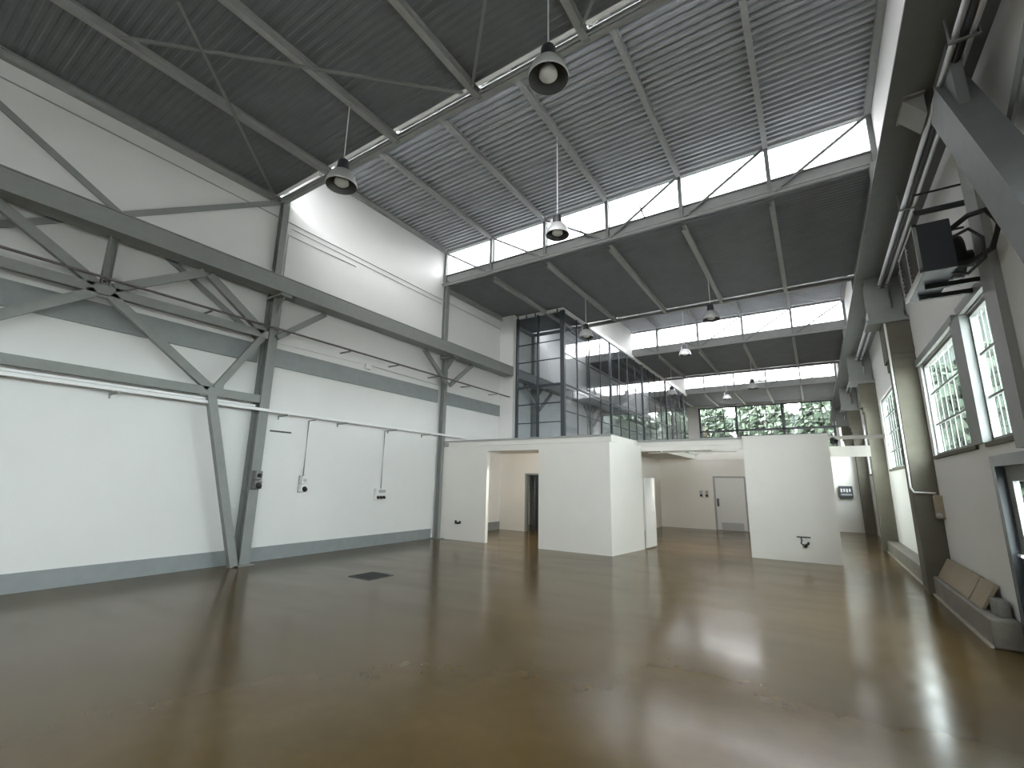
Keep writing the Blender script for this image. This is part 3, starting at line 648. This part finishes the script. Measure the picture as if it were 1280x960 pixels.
# unit heater
hx0, hx1, hy0, hy1, hz0, hz1 = 11.10, 11.40, 6.02, 6.98, 3.90, 4.44
t = thing('unit_heater', 'dark blue-grey fan heater with black pipes beside the right wall', 'heater', ((hx0 + hx1) / 2, (hy0 + hy1) / 2, hz0))
cs = MB().box((hx0 + 0.03, hy0, hz0), (hx1, hy1, hz1))
build('casing', cs, 'darkblue', t, bevel=0.012)
fr = MB().box((hx0, hy0 - 0.01, hz0 - 0.01), (hx0 + 0.03, hy1 + 0.01, hz0 + 0.03)).box((hx0, hy0 - 0.01, hz1 - 0.03), (hx0 + 0.03, hy1 + 0.01, hz1 + 0.01))
for y in (hy0 - 0.01, (hy0 + hy1) / 2 - 0.015, hy1 - 0.02): fr.box((hx0, y, hz0), (hx0 + 0.03, y + 0.03, hz1))
build('front_frame', fr, 'steel_light', t)
lv = MB()
for k in range(9): lv.bar((hx0 + 0.018, hy0 + 0.02, hz0 + 0.06 + k * 0.052), (hx0 + 0.018, hy1 - 0.02, hz0 + 0.06 + k * 0.052), 0.03, 0.008, up=(0.5, 0, 0.8))
build('louvres', lv, 'black', t)
build('fan_cowl', MB().lathe((hx1, (hy0 + hy1) / 2, (hz0 + hz1) / 2), [(0.25, 0), (0.255, 0.10), (0.23, 0.14), (0.10, 0.15), (0.0, 0.15)], 28, axis=(1, 0, 0)), 'black', t)
build('motor', MB().lathe((hx1 + 0.14, (hy0 + hy1) / 2, (hz0 + hz1) / 2 - 0.03), [(0.09, 0), (0.09, 0.09), (0.0, 0.1)], 18, axis=(1, 0, 0)), 'dark', t)
def arc(c, r, a0, a1, n=10): return [(c[0], c[1] + r * math.cos(R(a0 + (a1 - a0) * k / n)), c[2] + r * math.sin(R(a0 + (a1 - a0) * k / n))) for k in range(n + 1)]
build('pipe', MB().tube([(hx1 - 0.02, 6.10, hz1 - 0.12), (11.52, 5.96, hz1 - 0.05), (11.60, 5.76, hz1 - 0.12), (11.64, 5.66, hz1 - 0.32), (11.60, 5.8, hz1 - 0.50), (11.50, 6.10, hz0 + 0.04), (hx1 - 0.02, 6.12, hz0 + 0.06)], 0.026, 10), 'black', t)
build('pipe', MB().tube([(hx1 - 0.02, 6.10, hz1 - 0.2), (11.50, 5.94, hz1 - 0.2), (11.56, 5.84, hz1 - 0.36), (11.56, 5.88, hz1 - 0.55), (11.48, 6.12, hz0 - 0.06), (hx1 - 0.02, 6.2, hz0 + 0.01)], 0.016, 8), 'dark', t)
for ya_, za_ in ((6.30, hz0 + 0.13), (6.45, hz0 - 0.03), (6.8, hz0 - 0.03)): build('wall_bracket', MB().bar((hx0 + 0.1 if ya_ > 6.4 else hx1 - 0.05, ya_, za_), (W - 0.003, ya_, za_), 0.05, 0.05), 'black', t)
for k, (y, z, rr, txt) in enumerate(((6.50, 5.02, 0.012, 'thinnest short tie rod between the right girder and the wall'), (6.64, 4.86, 0.035, 'thick short tie bar between the right girder and the wall'), (6.85, 4.66, 0.014, 'lowest short tie rod between the right girder and the wall'))):
    solo('girder_tie', MB().tube([(11.25, y, z), (W - 0.003, y, z)], rr, 10), 'dark', txt, 'tie rod', (11.5, y, z))

# right windows: frames with close wired bars
def side_window(n, a, b, z0, z1, cols, rows):
    wn = thing('window_%d' % n, None, None, (W + 0.08, (a + b) / 2, z0), kind='structure')
    f = MB()
    xa, xb = W + 0.04, W + 0.10
    f.box((xa, a, z0), (xb, b, z0 + 0.05)).box((xa, a, z1 - 0.05), (xb, b, z1)).box((xa, a, z0), (xb, a + 0.05, z1)).box((xa, b - 0.05, z0), (xb, b, z1))
    build('window_frame', f, 'steel', wn)
    g = MB()
    for k in range(1, rows): z = z0 + (z1 - z0) * k / rows; g.box((xa + 0.03, a + 0.05, z - 0.014), (xa + 0.05, b - 0.05, z + 0.014))
    build('glazing_bars', g, 'steel', wn)
    g = MB()
    for k in range(1, cols): y = a + (b - a) * k / cols; g.box((xa + 0.036, y - 0.006, z0 + 0.05), (xa + 0.046, y + 0.006, z1 - 0.05))
    build('window_mullions', g, 'steel', wn)
    build('pane', MB().box((xa + 0.052, a + 0.04, z0 + 0.04), (xa + 0.058, b - 0.04, z1 - 0.04)), 'wired', wn)
    build('window_sill', MB().box((W - 0.03, a - 0.02, z0 - 0.05), (W + 0.13, b + 0.02, z0)), 'concrete', wn)
    if z1 < 3.9: build('lintel_bar', MB().box((W - 0.05, a - 0.1, z1), (W + 0.02, b + 0.1, z1 + 0.11)), 'steel', wn)
for n, (a, b, z0, z1) in enumerate(WIN_R): side_window(20 + n, a, b, z0, z1, 15 if n < 2 else 8 if n == 3 else 7, 3 if n < 4 else 4)
struct('trim_2', MB().box((W - 0.05, 7.485, 2.24), (W + 0.1, 7.935, 3.82)), 'steel')
struct('trim_5', MB().box((W - 0.07, 6.06, 2.1), (W, 6.40, 5.6)), 'steel_light')
# right door
d4 = thing('door_4', None, None, (W + 0.1, 6.85, 0), kind='structure')
build('door_frame', MB().box((W - 0.01, 7.42, 0), (W + 0.13, 7.548, 2.078)).box((W - 0.01, 6.15, 0), (W + 0.18, 6.25, 2.08)).box((W - 0.01, 6.25, 1.96), (W + 0.13, 7.42, 2.078)), 'frame', d4)
dl = slab_with_holes(MB(), 'x', W + 0.07, W + 0.12, 6.25, 7.42, 0.01, 1.96, [(6.45, 7.25, 1.0, 1.80)])
build('door_leaf', dl, 'steel', d4)
build('pane', MB().box((W + 0.09, 6.45, 1.0), (W + 0.096, 7.25, 1.80)), 'wired', d4)
build('door_handle', MB().tube([(W + 0.08, 7.34, 1.02), (W + 0.02, 7.34, 1.02), (W + 0.02, 7.20, 1.02)], 0.013, 8), 'chrome', d4)
# concrete curb with boards leaning on the wall
struct('trim_3', MB().box((W - 0.26, 7.55, 0), (W, 10.6, 0.30)).box((W - 0.26, 11.12, 0), (W, 16.7, 0.30)), 'curb', bevel=0.02)
struct('trim_4', MB().box((W - 0.29, 7.55, 0), (W - 0.26, 10.6, 0.025)).box((W - 0.29, 11.12, 0), (W - 0.26, 16.7, 0.025)), 'curb_line')
def leaning(y0, y1, zt, label, m, x0=W - 0.20):
    p = [(x0, 0.302), (x0 + 0.035, 0.302), (W - 0.01, zt), (W - 0.045, zt + 0.02)]
    mb = MB().add([(x, y0, z) for x, z in p] + [(x, y1, z) for x, z in p], [(3, 2, 1, 0), (4, 5, 6, 7)] + [(i, (i + 1) % 4, 4 + (i + 1) % 4, 4 + i) for i in range(4)])
    return solo('leaning_board', mb, m, label, 'board', (x0, (y0 + y1) / 2, 0.30))
leaning(8.72, 10.58, 0.58, 'long tan board leaning on the right wall on the curb, next to the pillar', 'card')
leaning(8.12, 8.68, 0.57, 'short tan board leaning on the curb beside the long one', 'card')
solo('concrete_block', MB().box((W - 0.15, 7.72, 0.30), (W - 0.03, 7.98, 0.47)), 'greyblock', 'small grey block standing on the curb beside the door', 'block', (W - 0.09, 7.85, 0.30), bevel=0.012)

# ------------------------------------------------------------------ end wall glazing
ew = thing('window_30', None, None, (6.9, Y1, 3.3), kind='structure')
f = MB()
for z, h in ((3.3, 0.1), (5.55, 0.06), (6.0, 0.16), (7.9, 0.08)): f.box((2.3, Y1 - 0.05, z - h / 2), (11.5, Y1 + 0.1, z + h / 2))
for x in (2.35, 5.1, 8.3, 11.45): f.box((x - 0.08, Y1 - 0.05, 3.3), (x + 0.08, Y1 + 0.1, 7.95))
build('window_frame', f, 'frame', ew)
f = MB()
for k in range(1, 15): x = 2.35 + 9.1 * k / 15; f.box((x - 0.025, Y1, 3.3), (x + 0.025, Y1 + 0.05, 7.9))
for z in (6.6, 7.2): f.box((2.3, Y1, z - 0.02), (11.5, Y1 + 0.05, z + 0.02))
build('glazing_bars', f, 'frame', ew)
build('pane', MB().box((2.35, Y1 + 0.02, 3.35), (11.45, Y1 + 0.028, 7.9)), 'pane', ew)

# ------------------------------------------------------------------ outside
struct('ground', MB().box((-20, -20, -0.45), (60, 110, -0.25)), 'yard')
def tree(x, y, h, r, label):
    t = thing('tree', label, 'tree', (x, y, -0.25), 'trees outside')
    build('trunk', MB().tube([(x, y, -0.3), (x + 0.05, y, h * 0.35), (x - 0.05, y + 0.1, h * 0.7)], 0.14, 8).tube([(x, y, h * 0.35), (x + r * 0.4, y, h * 0.6)], 0.07, 6).tube([(x, y, h * 0.4), (x - r * 0.4, y + 0.2, h * 0.65)], 0.07, 6), 'bark', t)
    lf = MB()
    for k in range(2600):
        a = random.uniform(0, 2 * math.pi); u = random.uniform(-1, 1); rr = r * random.uniform(0.45, 1.0) ** 0.6
        c = Vector((x + rr * math.sqrt(1 - u * u) * math.cos(a), y + rr * math.sqrt(1 - u * u) * math.sin(a), h * 0.58 + u * h * 0.42))
        n = Vector((random.gauss(0, 1), random.gauss(0, 1), random.gauss(0, 1))).normalized(); p = n.orthogonal().normalized(); q = n.cross(p); s = random.uniform(0.22, 0.46)
        lf.add([c - p * s, c - q * s * 0.6, c + p * s, c + q * s * 0.6], [(0, 1, 2, 3)])
    build('foliage', lf, 'leaf', t, kind='stuff')
for k, (x, y, h, r) in enumerate(((16.2, 23.5, 7.0, 2.2), (17.2, 30.0, 8.0, 2.6), (16.6, 37.0, 9.0, 2.8), (17.6, 44.5, 9.0, 2.8), (17.0, 52.0, 9.0, 3.0))):
    tree(x, y, h, r, 'green tree outside the right wall windows, %s away from the viewpoint' % NTH[k])
for k, (x, h) in enumerate(((1.4, 10.5), (6.4, 11.2), (11.4, 10.6))):
    tree(x, 47.5 + k * 0.4, h, 2.4, 'green tree outside the %s of the end wall windows' % ['left part', 'middle', 'right part'][k])

nb = thing('neighbour_hall', 'long green-grey building facade outside, seen through the right wall windows', 'building', (26, 80, -0.25))
fc = MB(); 
fc.box((22.0, 36, -0.3), (32, 130, 15.0))
for k in range(54): fc.box((21.94, 36.6 + 1.7 * k, 0.2), (22.0, 36.75 + 1.7 * k, 14.6))
M['facade'] = mat('green_grey_cladding', (0.040, 0.048, 0.042), 1.0, var=0.15, scale=0.6, spec=0.02)
build('cladding', fc, 'facade', nb)
build('roof_edge', MB().box((21.7, 35.7, 15.0), (32.3, 130.3, 15.35)), 'flash', nb)
for k in range(10): build('window', MB().box((21.9, 39 + 8 * k, 6.5), (21.99, 42 + 8 * k, 8.6)), 'pale', nb)

nb2 = thing('rear_building', 'low grey-green building outside behind the trees of the end wall windows', 'building', (7, 66, -0.25))
fc = MB(); fc.box((-12, 60, -0.3), (21, 70, 9.6))
for k in range(20): fc.box((-11.6 + 1.65 * k, 59.94, 0.2), (-11.45 + 1.65 * k, 60.0, 9.3))
build('cladding', fc, 'facade', nb2)
build('roof_edge', MB().box((-12.3, 59.7, 9.6), (21.3, 70.3, 9.9)), 'flash', nb2)
for k in range(9): build('window', MB().box((-8 + 3.3 * k, 59.9, 6.4), (-6 + 3.3 * k, 59.99, 8.2)), 'pale', nb2)
